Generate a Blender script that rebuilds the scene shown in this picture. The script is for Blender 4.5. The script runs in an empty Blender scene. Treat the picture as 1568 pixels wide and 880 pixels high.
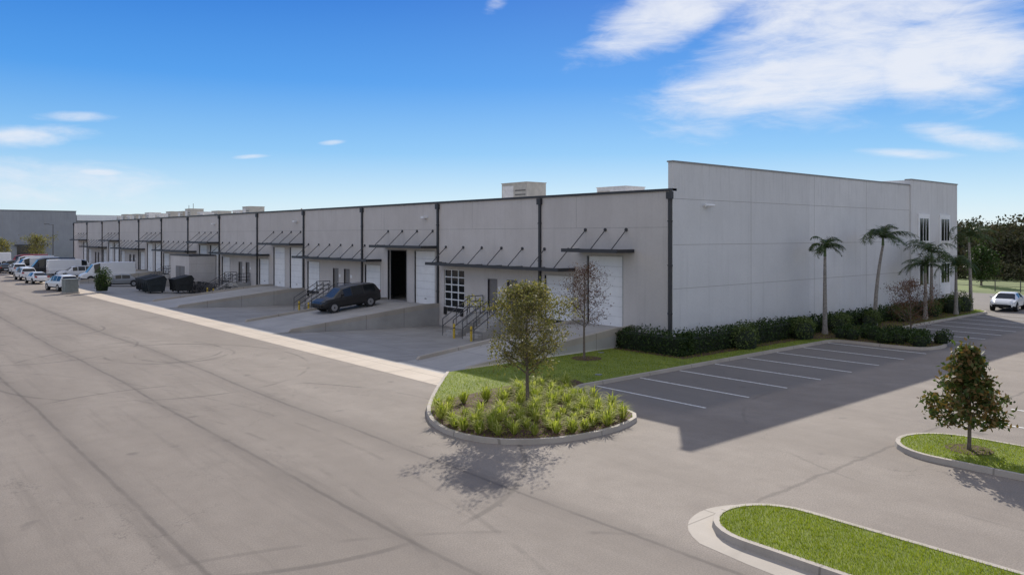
import bpy, math, random
import numpy as np
from mathutils import Vector, Matrix
random.seed(7)
rng = np.random.default_rng(11)
scene = bpy.context.scene
R = math.radians

# ------------------------------------------------------------------ node helpers
def mth(nt, op, *a, clamp=False):
    n = nt.nodes.new('ShaderNodeMath'); n.operation = op; n.use_clamp = clamp
    for i, v in enumerate(a):
        if isinstance(v, (int, float)): n.inputs[i].default_value = v
        else: nt.links.new(v, n.inputs[i])
    return n.outputs[0]
def noise(nt, vec, scale, detail=4, rough=.55, dist=0.0, out=0):
    n = nt.nodes.new('ShaderNodeTexNoise')
    n.inputs['Scale'].default_value = scale; n.inputs['Detail'].default_value = detail
    n.inputs['Roughness'].default_value = rough; n.inputs['Distortion'].default_value = dist
    if vec is not None: nt.links.new(vec, n.inputs['Vector'])
    return n.outputs[out]
def scalev(nt, vec, s):
    n = nt.nodes.new('ShaderNodeVectorMath'); n.operation = 'MULTIPLY'
    nt.links.new(vec, n.inputs[0]); n.inputs[1].default_value = s
    return n.outputs[0]
def mixc(nt, f, a, b, blend='MIX'):
    n = nt.nodes.new('ShaderNodeMix'); n.data_type = 'RGBA'; n.blend_type = blend
    for idx, v in ((0, f), (6, a), (7, b)):
        if isinstance(v, (int, float)): n.inputs[idx].default_value = v
        elif isinstance(v, (tuple, list)): n.inputs[idx].default_value = (v[0], v[1], v[2], 1)
        else: nt.links.new(v, n.inputs[idx])
    return n.outputs[2]
def sstep(nt, v, lo, hi, a=0.0, b=1.0):
    n = nt.nodes.new('ShaderNodeMapRange'); n.interpolation_type = 'SMOOTHSTEP'
    nt.links.new(v, n.inputs[0])
    n.inputs[1].default_value = lo; n.inputs[2].default_value = hi
    n.inputs[3].default_value = a; n.inputs[4].default_value = b
    return n.outputs[0]
def newmat(name):
    m = bpy.data.materials.new(name); m.use_nodes = True
    nt = m.node_tree
    return m, nt, nt.nodes['Principled BSDF']
def coord(nt):
    return nt.nodes.new('ShaderNodeTexCoord').outputs['Object']
def bump(nt, b, h, strength, dist=.01):
    n = nt.nodes.new('ShaderNodeBump'); n.inputs['Strength'].default_value = strength
    n.inputs['Distance'].default_value = dist
    nt.links.new(h, n.inputs['Height']); nt.links.new(n.outputs[0], b.inputs['Normal'])
def M(name, col, rough=.7, metal=0, var=.12, scale=3, bmp=0, bscale=60, coat=0):
    m, nt, b = newmat(name)
    b.inputs['Roughness'].default_value = rough; b.inputs['Metallic'].default_value = metal
    b.inputs['Coat Weight'].default_value = coat
    c = coord(nt)
    f = noise(nt, c, scale, 5, .6)
    f = sstep(nt, f, .3, .7)
    lo = tuple(x*(1-var) for x in col); hi = tuple(min(1, x*(1+var)) for x in col)
    nt.links.new(mixc(nt, f, lo, hi), b.inputs['Base Color'])
    if bmp: bump(nt, b, noise(nt, c, bscale, 3), bmp)
    return m
def leafmat(name, cols, trans=.35, rough=.5, spec=.25, clump=.45, cs=.9):
    m, nt, b = newmat(name)
    g = nt.nodes.new('ShaderNodeNewGeometry')
    cr = nt.nodes.new('ShaderNodeValToRGB')
    el = cr.color_ramp.elements
    el[0].position = 0; el[0].color = (*cols[0], 1); el[1].position = 1; el[1].color = (*cols[-1], 1)
    for i, c in enumerate(cols[1:-1]):
        e = el.new((i+1)/(len(cols)-1)); e.color = (*c, 1)
    nt.links.new(g.outputs['Random Per Island'], cr.inputs[0])
    b.inputs['Roughness'].default_value = rough; b.inputs['Specular IOR Level'].default_value = spec
    c = coord(nt)
    colr = mixc(nt, sstep(nt, noise(nt, c, cs, 3), .35, .65, .0, clump), cr.outputs[0], tuple(x*.55 for x in cols[0]))
    nt.links.new(colr, b.inputs['Base Color'])
    t = nt.nodes.new('ShaderNodeBsdfTranslucent'); 
    tc = mixc(nt, 1.0, colr, (1.2, 1.35, .6), 'MULTIPLY')
    nt.links.new(tc, t.inputs[0])
    mx = nt.nodes.new('ShaderNodeMixShader'); mx.inputs[0].default_value = trans
    nt.links.new(b.outputs[0], mx.inputs[1]); nt.links.new(t.outputs[0], mx.inputs[2])
    nt.links.new(mx.outputs[0], nt.nodes['Material Output'].inputs[0])
    return m

# ------------------------------------------------------------------ materials
def asphalt_mat():
    m, nt, b = newmat('asphalt'); b.inputs['Roughness'].default_value = .85
    b.inputs['Specular IOR Level'].default_value = .2
    c = coord(nt); sx = nt.nodes.new('ShaderNodeSeparateXYZ'); nt.links.new(c, sx.inputs[0])
    X, Y = sx.outputs[0], sx.outputs[1]
    big = noise(nt, scalev(nt, c, (1, .3, 1)), .25, 6, .65)
    col = mixc(nt, sstep(nt, big, .32, .68), (.265, .228, .193), (.36, .314, .268))
    med = noise(nt, c, 1.3, 6, .65)
    col = mixc(nt, sstep(nt, med, .35, .75, 0, .45), col, (.22, .188, .16))
    grain = noise(nt, c, 30, 3, .75)
    col = mixc(nt, sstep(nt, grain, .38, .62, 0, .6), col, (.165, .142, .12))
    g2 = noise(nt, c, 75, 2, .8)
    col = mixc(nt, sstep(nt, g2, .55, .75, 0, .5), col, (.47, .42, .36))
    lot_shade = mth(nt, 'MULTIPLY', sstep(nt, X, -12, -9.5), sstep(nt, Y, -9.2, -8.4))
    col = mixc(nt, mth(nt, 'MULTIPLY', lot_shade, .6), col, (.155, .148, .14))  # stall area darkened in colour to deepen the building's shadow there
    w1 = noise(nt, scalev(nt, c, (1, .5, 1)), .12, 2, .5); w2 = noise(nt, c, 1.4, 4, .6)
    xw = mth(nt, 'ADD', mth(nt, 'ADD', X, mth(nt, 'MULTIPLY', mth(nt, 'SUBTRACT', w1, .5), .7)), mth(nt, 'MULTIPLY', mth(nt, 'SUBTRACT', w2, .5), .12))
    sh = mth(nt, 'ADD', xw, 27.5+36)
    pp = mth(nt, 'PINGPONG', sh, 1.8)
    wn = nt.nodes.new('ShaderNodeTexWhiteNoise'); wn.noise_dimensions = '1D'
    nt.links.new(mth(nt, 'FLOOR', mth(nt, 'DIVIDE', sh, 3.6)), wn.inputs['W'])
    road = sstep(nt, X, -19.5, -18.8, 1, 0)
    col = mixc(nt, mth(nt, 'MULTIPLY', mth(nt, 'MULTIPLY', wn.outputs[0], .32), road), col, (.19, .163, .14))
    stn = noise(nt, scalev(nt, c, (1.6, .09, 1)), 1.0, 5, .65)
    col = mixc(nt, mth(nt, 'MULTIPLY', sstep(nt, stn, .5, .7, 0, .42), road), col, (.165, .142, .122))
    seam = sstep(nt, pp, .015, .09, 1, 0)
    br = sstep(nt, noise(nt, c, .6, 4), .3, .6, .4, 1)
    seam = mth(nt, 'MULTIPLY', mth(nt, 'MULTIPLY', seam, br), mth(nt,'ADD',mth(nt,'MULTIPLY',road,.8),.08))
    col = mixc(nt, mth(nt, 'MULTIPLY', seam, .62), col, (.075, .066, .06))
    soft = sstep(nt, pp, .0, .7, .3, 0)
    col = mixc(nt, mth(nt, 'MULTIPLY', soft, road), col, (.13, .112, .098))
    ym = mth(nt, 'ABSOLUTE', mth(nt, 'ADD', mth(nt, 'ADD', Y, 15.15), mth(nt, 'MULTIPLY', mth(nt, 'SUBTRACT', w2, .5), .3)))
    ys = mth(nt, 'MULTIPLY', sstep(nt, ym, .02, .1, .45, 0), sstep(nt, X, -17, -16.4))
    col = mixc(nt, ys, col, (.11, .096, .084))
    v = nt.nodes.new('ShaderNodeTexVoronoi'); v.feature = 'DISTANCE_TO_EDGE'; v.inputs['Scale'].default_value = .11
    wv = nt.nodes.new('ShaderNodeVectorMath'); wv.operation = 'ADD'
    nt.links.new(c, wv.inputs[0]); nt.links.new(scalev(nt, noise(nt, c, .5, 5, .7, 0, 1), (3, 3, 3)), wv.inputs[1])
    nt.links.new(wv.outputs[0], v.inputs['Vector'])
    crk = mth(nt, 'MULTIPLY', sstep(nt, v.outputs['Distance'], .0, .004, .4, 0), sstep(nt, noise(nt, c, .12, 2), .44, .56))
    col = mixc(nt, crk, col, (.11, .096, .084))
    for cx, cy, r, w in ((-19.9, 17, 2.9, .12), (-19.3, 16.2, 2.3, .1), (-22.7, 32, 3.1, .12), (-21.6, 13, 6.5, .1), (-25, 24, 5.2, .1), (-17.5, 40, 4, .12), (-20.6,18.2,3.6,.09),(-24, -2, 8, .1), (-5,-20,9,.08),(-46,-4,23,.1),(-46,-4,24.7,.1),(-8,30,19,.09),(-30,-28,14.5,.09)):
        dx = mth(nt, 'SUBTRACT', X, cx); dy = mth(nt, 'MULTIPLY', mth(nt, 'SUBTRACT', Y, cy), .8)
        d = mth(nt, 'SQRT', mth(nt, 'ADD', mth(nt, 'MULTIPLY', dx, dx), mth(nt, 'MULTIPLY', dy, dy)))
        e = mth(nt, 'ABSOLUTE', mth(nt, 'SUBTRACT', d, r))
        k = mth(nt, 'MULTIPLY', sstep(nt, e, w*.3, w, .48 if r < 9 else .25, 0), sstep(nt, noise(nt, c, .25+r*.02, 2), .42, .58))
        col = mixc(nt, k, col, (.095, .083, .073))
    o = sstep(nt, noise(nt, c, .9, 2, .4), .70, .78, 0, .45)
    col = mixc(nt, o, col, (.11, .096, .086))
    nt.links.new(col, b.inputs['Base Color'])
    bump(nt, b, noise(nt, c, 60, 2, .7), .4, .01)
    return m
def concrete_mat(name, c1, c2, joint=3.6, jdark=.5, ox=0, oy=0):
    m, nt, b = newmat(name); b.inputs['Roughness'].default_value = .8
    c = coord(nt); sx = nt.nodes.new('ShaderNodeSeparateXYZ'); nt.links.new(c, sx.inputs[0])
    f = noise(nt, c, .5, 6, .65)
    col = mixc(nt, sstep(nt, f, .3, .7), c1, c2)
    st = noise(nt, scalev(nt, c, (.5, 3, 1)), .6, 4, .6)
    col = mixc(nt, sstep(nt, st, .5, .8, 0, .45), col, tuple(x*.6 for x in c1))
    g = noise(nt, c, 45, 2, .7)
    col = mixc(nt, sstep(nt, g, .4, .7, 0, .2), col, tuple(x*.6 for x in c1))
    if joint:
        a = mth(nt, 'PINGPONG', mth(nt, 'ADD', sx.outputs[0], 60+ox), joint/2)
        d = mth(nt, 'PINGPONG', mth(nt, 'ADD', sx.outputs[1], 60+oy), joint/2)
        j = mth(nt, 'MINIMUM', a, d)
        col = mixc(nt, sstep(nt, j, .012, .035, jdark, 0), col, tuple(x*.25 for x in c1))
    nt.links.new(col, b.inputs['Base Color'])
    bump(nt, b, g, .2, .005)
    return m
def wall_mat(name, c1, c2):
    m, nt, b = newmat(name); b.inputs['Roughness'].default_value = .75
    b.inputs['Specular IOR Level'].default_value = .25
    c = coord(nt)
    sx = nt.nodes.new('ShaderNodeSeparateXYZ'); nt.links.new(c, sx.inputs[0])
    f = noise(nt, c, .45, 5, .6)
    col = mixc(nt, sstep(nt, f, .3, .7), c1, c2)
    wn = nt.nodes.new('ShaderNodeTexWhiteNoise'); wn.noise_dimensions = '2D'
    cb = nt.nodes.new('ShaderNodeCombineXYZ')
    nt.links.new(mth(nt, 'FLOOR', mth(nt, 'DIVIDE', mth(nt, 'ADD', sx.outputs[0], .6), 7.3)), cb.inputs[0])
    nt.links.new(mth(nt, 'FLOOR', mth(nt, 'DIVIDE', mth(nt, 'ADD', sx.outputs[1], .8), 10.9)), cb.inputs[1])
    nt.links.new(cb.outputs[0], wn.inputs['Vector'])
    col = mixc(nt, mth(nt, 'MULTIPLY', wn.outputs[0], .35), col, tuple(x*.82 for x in c1))
    st = noise(nt, scalev(nt, c, (2.2, 2.2, .12)), 1.2, 5, .65)
    col = mixc(nt, sstep(nt, st, .5, .85, 0, .45), col, tuple(x*.68 for x in c1))
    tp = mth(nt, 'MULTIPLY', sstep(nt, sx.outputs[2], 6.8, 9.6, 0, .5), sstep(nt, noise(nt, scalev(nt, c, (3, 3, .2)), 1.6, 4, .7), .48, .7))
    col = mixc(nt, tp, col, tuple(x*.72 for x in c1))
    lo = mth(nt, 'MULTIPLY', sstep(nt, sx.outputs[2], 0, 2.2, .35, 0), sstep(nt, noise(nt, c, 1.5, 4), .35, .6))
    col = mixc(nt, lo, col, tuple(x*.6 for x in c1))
    mo = noise(nt, c, 7, 5, .75)
    col = mixc(nt, sstep(nt, mo, .4, .75, 0, .28), col, tuple(x*.75 for x in c1))
    nt.links.new(col, b.inputs['Base Color'])
    bump(nt, b, noise(nt, c, 25, 4, .7), .25, .01)
    return m
def grass_mat():
    m, nt, b = newmat('grass_ground'); b.inputs['Roughness'].default_value = .9
    c = coord(nt)
    f = noise(nt, c, 1.2, 6, .7)
    col = mixc(nt, sstep(nt, f, .3, .7), (.15, .2, .02), (.25, .3, .04))
    col = mixc(nt, sstep(nt, noise(nt, c, 30, 3, .7), .4, .7, 0, .6), col, (.07, .1, .012))
    nt.links.new(col, b.inputs['Base Color']); bump(nt, b, noise(nt, c, 50, 3, .7), .8, .03)
    return m

A = asphalt_mat()
CONC = concrete_mat('court_concrete', (.27, .258, .242), (.345, .33, .31))
RAMPC = concrete_mat('ramp_concrete', (.36, .343, .32), (.44, .42, .393), 3.0)
STRIP = concrete_mat('apron_concrete', (.5, .42, .33), (.58, .495, .395), 3.6, .5)
CURB = concrete_mat('curb_concrete', (.38, .335, .28), (.46, .41, .35), 3.0, .5)
WALL = wall_mat('painted_concrete', (.58, .54, .51), (.65, .61, .58))
WALL2 = wall_mat('painted_concrete_side_lit', (.67, .665, .66), (.74, .735, .73))  # same paint as the front; this side's brighter light is in the colour
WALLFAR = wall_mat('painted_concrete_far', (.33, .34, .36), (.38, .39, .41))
GRASS = grass_mat()
MULCH = M('mulch', (.085, .04, .028), .95, 0, .5, 14, .8, 40)
DARK = M('charcoal_metal', (.045, .045, .049), .5, .2, .1)
JOINT = M('joint_sealant', (.36, .345, .33), .9)
WHITE = M('white_door_paint', (.82, .82, .82), .5, 0, .04, 1.5)
WHITET = M('white_trim', (.82, .82, .82), .6, 0, .04)
GREYD = M('grey_door_paint', (.19, .175, .17), .5, 0, .05)
GLASS = M('dark_glass', (.015, .018, .02), .08, 0, .1)
RUBBER = M('black_rubber', (.015, .015, .016), .8)
YELLOW = M('yellow_paint', (.55, .38, .04), .6)
PAINT = M('worn_white_paint', (.68, .67, .64), .7, 0, .25, 9)
HVACM = M('hvac_beige', (.42, .39, .34), .6, .1, .1)
HVACD = M('hvac_louvre', (.14, .13, .12), .6, .1, .1)
HVACL = M('hvac_white', (.62, .6, .58), .6, .1, .1)
ROOFM = M('roof_membrane', (.6, .6, .58), .8)
STEEL = M('painted_steel', (.09, .09, .095), .45, .5)
BARK = M('bark', (.15, .12, .095), .9, 0, .35, 12, .8, 30)
PBARK = M('palm_bark', (.27, .245, .215), .9, 0, .3, 9, .6, 20)
CHROME = M('wheel_alloy', (.45, .45, .46), .3, .9)
TAIL = M('tail_lamp', (.35, .01, .01), .2)
HEAD = M('head_lamp', (.75, .77, .8), .1)
GREENBOX = M('utility_grey', (.2, .22, .21), .6)

# ------------------------------------------------------------------ mesh builder
class MB:
    def __init__(s): s.v = []; s.f = []; s.m = []; s.T = None
    def _a(s, vs, fs, m):
        o = len(s.v)
        if s.T is not None: vs = [tuple(s.T @ Vector(p)) for p in vs]
        s.v += [tuple(p) for p in vs]; s.f += [tuple(i+o for i in f) for f in fs]; s.m += [m]*len(fs)
    def box(s, x0, x1, y0, y1, z0, z1, m=0):
        vs = [(x0,y0,z0),(x1,y0,z0),(x1,y1,z0),(x0,y1,z0),(x0,y0,z1),(x1,y0,z1),(x1,y1,z1),(x0,y1,z1)]
        s._a(vs, [(0,3,2,1),(4,5,6,7),(0,1,5,4),(1,2,6,5),(2,3,7,6),(3,0,4,7)], m)
    def poly(s, pts, m=0): s._a(pts, [tuple(range(len(pts)))], m)
    def prism(s, pts, axis, a0, a1, m=0):
        n = len(pts)
        def P(p, a): return (p[0], a, p[1]) if axis == 'y' else ((a, p[0], p[1]) if axis == 'x' else (p[0], p[1], a))
        vs = [P(p, a0) for p in pts]+[P(p, a1) for p in pts]
        fs = [tuple(range(n)), tuple(range(2*n-1, n-1, -1))]+[(i, (i+1) % n, n+(i+1) % n, n+i) for i in range(n)]
        s._a(vs, fs, m)
    def tube(s, p0, p1, r0, r1=None, n=8, m=0, cap=True):
        if r1 is None: r1 = r0
        p0 = Vector(p0); p1 = Vector(p1); d = p1-p0
        if d.length < 1e-6: return
        q = d.to_track_quat('Z', 'Y'); vs = []
        for p, r in ((p0, r0), (p1, r1)):
            for i in range(n):
                a = 2*math.pi*i/n; vs.append(p+q @ Vector((r*math.cos(a), r*math.sin(a), 0)))
        fs = [(i, (i+1) % n, n+(i+1) % n, n+i) for i in range(n)]
        if cap: fs += [tuple(range(n-1, -1, -1)), tuple(range(n, 2*n))]
        s._a(vs, fs, m)
    def chain(s, pts, rs, n=7, m=0):
        vs = []; fs = []
        pts = [Vector(p) for p in pts]
        for k, p in enumerate(pts):
            d = (pts[min(k+1, len(pts)-1)]-pts[max(k-1, 0)])
            if d.length < 1e-6: d = Vector((0, 0, 1))
            q = d.to_track_quat('Z', 'Y')
            for i in range(n):
                a = 2*math.pi*i/n; vs.append(p+q @ Vector((rs[k]*math.cos(a), rs[k]*math.sin(a), 0)))
        for k in range(len(pts)-1):
            for i in range(n): fs.append((k*n+i, k*n+(i+1) % n, (k+1)*n+(i+1) % n, (k+1)*n+i))
        s._a(vs, fs, m)
    def npadd(s, V, F, m):
        o = len(s.v); s.v += V.tolist(); s.f += (F+o).tolist(); s.m += [m]*len(F)
    def make(s, name, mats, parent=None, smooth=None, loc=None, rot=None):
        me = bpy.data.meshes.new(name); me.from_pydata(s.v, [], s.f); 
        for x in mats: me.materials.append(x)
        me.polygons.foreach_set('material_index', s.m)
        if smooth:
            me.polygons.foreach_set('use_smooth', [True]*len(s.f)); me.set_sharp_from_angle(angle=R(smooth))
        me.update()
        ob = bpy.data.objects.new(name, me); scene.collection.objects.link(ob)
        if parent: ob.parent = parent
        if loc: ob.location = loc
        if rot: ob.rotation_euler = rot
        return ob
def empty(name, loc=(0,0,0)):
    e = bpy.data.objects.new(name, None); e.location = loc; scene.collection.objects.link(e); return e
def instance(ob, name, loc, rot=(0,0,0), scale=(1,1,1), parent=None):
    o = bpy.data.objects.new(name, ob.data); o.location = loc; o.rotation_euler = rot; o.scale = scale
    scene.collection.objects.link(o)
    if parent: o.parent = parent
    return o

def quads(C, size, asp=.55, N=None, rg=rng):
    n = len(C); C = np.asarray(C)
    d = rg.normal(size=(n, 3)); d /= np.linalg.norm(d, axis=1)[:, None]
    e = rg.normal(size=(n, 3)); e = np.cross(d, e); e /= np.linalg.norm(e, axis=1)[:, None]
    sz = (size*(.6+.8*rg.random(n)))[:, None]
    a = d*sz*.5; b = e*sz*.5*asp
    V = np.stack([C-a, C-a*.1+b, C+a, C-a*.1-b], 1).reshape(-1, 3)
    F = np.arange(4*n).reshape(n, 4)
    return V, F
def ellpts(n, c, r, shell=.55, rg=rng):
    d = rg.normal(size=(n, 3)); d /= np.linalg.norm(d, axis=1)[:, None]
    k = shell+(1-shell)*rg.random(n)**.6
    return np.array(c)+d*k[:, None]*np.array(r)
def pip(poly, P):
    poly = np.array(poly); x, y = P[:, 0], P[:, 1]; ins = np.zeros(len(P), bool); j = len(poly)-1
    for i in range(len(poly)):
        xi, yi = poly[i]; xj, yj = poly[j]
        with np.errstate(divide='ignore', invalid='ignore'):
            c = ((yi > y) != (yj > y)) & (x < (xj-xi)*(y-yi)/(yj-yi+1e-12)+xi)
        ins ^= c; j = i
    return ins
def samp(poly, n):
    p = np.array(poly); lo, hi = p.min(0), p.max(0)
    P = lo+(hi-lo)*rng.random((n*4, 2)); P = P[pip(poly, P)]
    return P[:n]
def blades(P, z, h, w, lean=.4):
    n = len(P); a = rng.random(n)*2*math.pi; hh = h*(.5+rng.random(n))
    B = np.column_stack([P, np.full(n, z)])
    s = np.column_stack([np.cos(a), np.sin(a), np.zeros(n)])*w
    b2 = rng.random(n)*2*math.pi; l = rng.random(n)*lean*hh
    T = B+np.column_stack([np.cos(b2)*l, np.sin(b2)*l, hh])
    V = np.stack([B-s, B+s, T], 1).reshape(-1, 3); F = np.arange(3*n).reshape(n, 3)
    return V, F
def chaikin(p, it=2, closed=False):
    for _ in range(it):
        q = [] if closed else [p[0]]
        n = len(p)
        for i in range(n if closed else n-1):
            a, b = p[i], p[(i+1) % n]
            q.append((a[0]*.75+b[0]*.25, a[1]*.75+b[1]*.25)); q.append((a[0]*.25+b[0]*.75, a[1]*.25+b[1]*.75))
        if not closed: q.append(p[-1])
        p = q
    return p
def offset(p, d, closed):
    out = []; n = len(p)
    for i in range(n):
        a = p[i-1] if (closed or i > 0) else p[i]; c = p[(i+1) % n] if (closed or i < n-1) else p[i]
        tx, ty = c[0]-a[0], c[1]-a[1]; l = math.hypot(tx, ty) or 1
        out.append((p[i][0]-ty/l*d, p[i][1]+tx/l*d))
    return out
def curb(name, p, w=.16, h=.14, closed=True):
    q = offset(p, w, closed); o = offset(p, .03, closed)
    b = MB(); n = len(p); k = n if closed else n-1
    for i in range(k):
        j = (i+1) % n
        b.poly([(p[i][0],p[i][1],-.02),(p[j][0],p[j][1],-.02),(o[j][0],o[j][1],h),(o[i][0],o[i][1],h)])
        b.poly([(o[i][0],o[i][1],h),(o[j][0],o[j][1],h),(q[j][0],q[j][1],h),(q[i][0],q[i][1],h)])
        b.poly([(q[i][0],q[i][1],h),(q[j][0],q[j][1],h),(q[j][0],q[j][1],-.02),(q[i][0],q[i][1],-.02)])
    return b.make(name, [CURB])
def fillpoly(name, p, z, mat):
    b = MB(); b.poly([(x, y, z) for x, y in p]); ob = b.make(name, [mat])
    import bmesh
    bm = bmesh.new(); bm.from_mesh(ob.data); bmesh.ops.triangulate(bm, faces=bm.faces[:])
    for f in bm.faces:
        if f.normal.z < 0: f.normal_flip()
    bm.to_mesh(ob.data); bm.free(); return ob

# ------------------------------------------------------------------ ground
def ring(name, ox0, ox1, oy0, oy1, hx0, hx1, hy0, hy1, z, mat):
    b = MB()
    xs = [ox0, hx0, hx1, ox1]; ys = [oy0, hy0, hy1, oy1]
    for i in range(3):
        for j in range(3):
            if i == 1 and j == 1: continue
            b.poly([(xs[i],ys[j],z),(xs[i+1],ys[j],z),(xs[i+1],ys[j+1],z),(xs[i],ys[j+1],z)])
    return b.make(name, [mat])
FIELD = M('field_grass', (.13, .17, .04), .95, 0, .3, .05)
ring('ground', -3000, 3000, -3000, 3000, -12.6, 38.3, 0, 141, -.03, FIELD)
ring('asphalt_road', -120, 58, -120, 196, -12.6, 38.3, 0, 141, 0, A)
LEN = 141.0
b = MB(); b.box(-14.3, -12.6, .9, 141, -.1, .006); b.make('concrete_apron', [STRIP])

ramps = [(2.6, 6.7), (20.9, 28.3), (42.7, 50.1), (86.3, 93.7), (108.1, 115.5), (129.9, 137.3)]
segs = []
y = 2.6
for r0, r1 in ramps:
    if r0 > y: segs.append((y, r0))
    y = r1
segs.append((y, LEN))
b = MB()
for s0, s1 in segs:
    b.poly([(-12.6,s0,0),(-5,s0,-.28),(-5,s1,-.28),(-12.6,s1,0)][::-1])
    b.poly([(-5,s0,-.28),(0,s0,-.4),(0,s1,-.4),(-5,s1,-.28)][::-1])
b.make('truck_court_pavement', [CONC])
for r0, r1 in ramps:
    b = MB()
    b.prism([(-12.6,-.6),(0,-.6),(0,1.0),(-1.3,1.0),(-11.4,.03),(-12.6,.003)], 'y', r0, r1, 0)
    for a0, a1 in ((r0, r0+.2), (r1-.2, r1)):
        b.prism([(-11.2,.0),(0,.9),(0,1.17),(-1.3,1.17),(-11.3,.2),(-11.45,.05)], 'y', a0-.004, a1+.004, 1)
    b.make('loading_ramp', [RAMPC, CURB])

# ------------------------------------------------------------------ warehouse
W = empty('warehouse_building')
H0 = 8.4
ops = []
def add_unit(off, first=False):
    if not first:
        ops.append((12.35+off, 13.25+off, 1, 3.15, 'man')); ops.append((14.35+off, 15.25+off, 1, 3.15, 'man'))
        ops.append((17.9+off, 20.3+off, 1, 3.65, 'glass' if off == 0 else 'low'))
        if 21.4+off+6 < LEN:
            ops.append((21.45+off, 24.1+off, 1, 4.9, 'high'))
    if 25.3+off+7 < LEN:
        ops.append((25.25+off, 27.9+off, 1, 4.9, 'open' if off == 0 else 'high'))
        ops.append((29.1+off, 31.5+off, 1, 3.65, 'low'))
add_unit(-21.8, True)
for k in range(6): add_unit(21.8*k)
ops = [o for o in ops if o[1] < LEN-.5]
ops.sort()
b = MB(); cur = 0.32
for y0, y1, z0, z1, kd in ops:
    b.box(0, .25, cur, y0, -.6, H0)
    b.box(0, .25, y0, y1, z1, H0); b.box(0, .25, y0, y1, -.6, z0)
    cur = y1
b.box(0, .25, cur, LEN, -.6, H0)
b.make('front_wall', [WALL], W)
b = MB()
b.box(0, 29.1, 0, .3, -.6, 9.9, 0)
b.box(29.1, 38.3, -.12, .3, -.6, 10.32, 0)
b.box(38.05, 38.3, .3, LEN, -.6, 9.4, 0)
b.box(29.1, 29.35, .3, 9, 7.6, 10.32, 0)
b.box(0.25, 38.05, LEN-.25, LEN, -.6, H0, 0)
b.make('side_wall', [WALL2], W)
b = MB(); b.box(.25, 38.05, .3, LEN-.25, 7.4, 7.6); b.make('roof', [ROOFM], W)
b = MB(); b.box(.25, 38.05, .3, LEN-.25, .6, .99); b.make('floor_slab', [CONC], W)
b = MB()
b.box(-.09, .33, .0, LEN+.05, H0, H0+.13, 0)
b.box(-.05, 29.1, -.05, .35, 9.9, 9.98, 1)
b.box(29.05, 38.35, -.17, .35, 10.32, 10.4, 1)
b.make('parapet_cap', [DARK, M('cap_grey', (.25,.25,.25), .5)], W)
b = MB()
pil = [0.12]+[10.1+10.9*i for i in range(13)]
for i, y in enumerate(pil):
    b.box(-.13, -.002, y-.08, y+.08, -.3 if i else .1, H0-.05, 0)
    b.box(-.2, -.003, y-.17, y+.17, H0-.42, H0-.04, 0)
    for z in (2, 4.5, 6.8): b.box(-.15, -.001, y-.12, y+.12, z, z+.06, 0)
b.make('downspouts', [DARK], W)
b = MB()
for i in range(len(pil)-1):
    b.box(-.004, .05, pil[i]+.1, pil[i+1]-.1, 6.5, 6.525)
for y in [7.0, 17.0, 28.5, 39, 50.5]:
    b.box(-.004, .05, y-.01, y+.01, 6.55, H0-.01)
for x in (7.3, 14.6, 21.9): b.box(x-.013, x+.013, -.004, .05, .2, 9.88)
for z in (3.3, 5.6, 8.0): 
    for x0, x1 in ((.02, 7.28), (7.32, 14.58), (14.62, 21.88), (21.92, 29.08)): b.box(x0, x1, -.004, .05, z-.012, z+.012)
b.make('panel_joints', [JOINT], W)
bd = MB()
for y0, y1, z0, z1, kd in ops:
    if kd in ('low', 'high'):
        n = max(5, round((z1-z0)/.53)); h = (z1-z0)/n
        bd.box(.12, .16, y0, y1, z0, z1, 3)
        for i in range(n): bd.box(.09, .12, y0+.02, y1-.02, z0+i*h+.006, z0+(i+1)*h-.006, 0)
        bd.box(-.012, .12, y0-.08, y0, z0, z1+.08, 4); bd.box(-.012, .12, y1, y1+.08, z0, z1+.08, 4)
        bd.box(-.012, .12, y0, y1, z1, z1+.08, 4)
        bd.box(.07, .09, (y0+y1)/2-.12, (y0+y1)/2+.12, z0+.35, z0+.42, 3)
    elif kd == 'glass':
        bd.box(.12, .15, y0, y1, z0, z1, 2)
        for i in range(6):
            z = z0+(z1-z0)*i/5; bd.box(.08, .12, y0, y1, max(z0,z-.04), min(z1,z+.04), 1)
        for i in range(4):
            y = y0+(y1-y0)*i/3; bd.box(.07, .117, max(y0,y-.04), min(y1,y+.04), z0+.003, z1-.003, 1)
    elif kd == 'man':
        bd.box(.08, .12, y0, y1, z0, z1, 3)
        bd.box(-.015, .1, y0-.06, y0, z0, z1+.06, 3); bd.box(-.015, .1, y1, y1+.06, z0, z1+.06, 3); bd.box(-.015, .1, y0, y1, z1, z1+.06, 3)
        bd.box(.02, .08, y0+.08, y0+.2, z0+.95, z0+1.02, 5)
        bd.box(-.01, -.001, y0-.45, y0-.15, z0+1.45, z0+1.7, 1)
    elif kd == 'open':
        bd.box(-.012, .12, y0-.08, y0, z0, z1+.08, 3); bd.box(-.012, .12, y1, y1+.08, z0, z1+.08, 3); bd.box(-.012, .12, y0, y1, z1, z1+.08, 3)
        bd.box(.3, 3.2, y0, y1, z1+.1, z1+.15, 0)
    if kd in ('low', 'glass'):
        bd.box(-.12, -.001, y0+.1, y0+.35, .45, .98, 6); bd.box(-.12, -.001, y1-.35, y1-.1, .45, .98, 6)
        bd.box(-.06, -.002, y0+.45, y1-.45, .7, .97, 6)
bd.make('doors', [WHITE, WHITET, GLASS, GREYD, M('door_frame', (.42,.41,.4), .6), CHROME, RUBBER], W)
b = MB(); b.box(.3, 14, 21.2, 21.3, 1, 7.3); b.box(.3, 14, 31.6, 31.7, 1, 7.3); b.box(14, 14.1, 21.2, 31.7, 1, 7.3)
b.make('interior_walls', [M('interior_dark', (.06,.06,.06), .9)], W)
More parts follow.
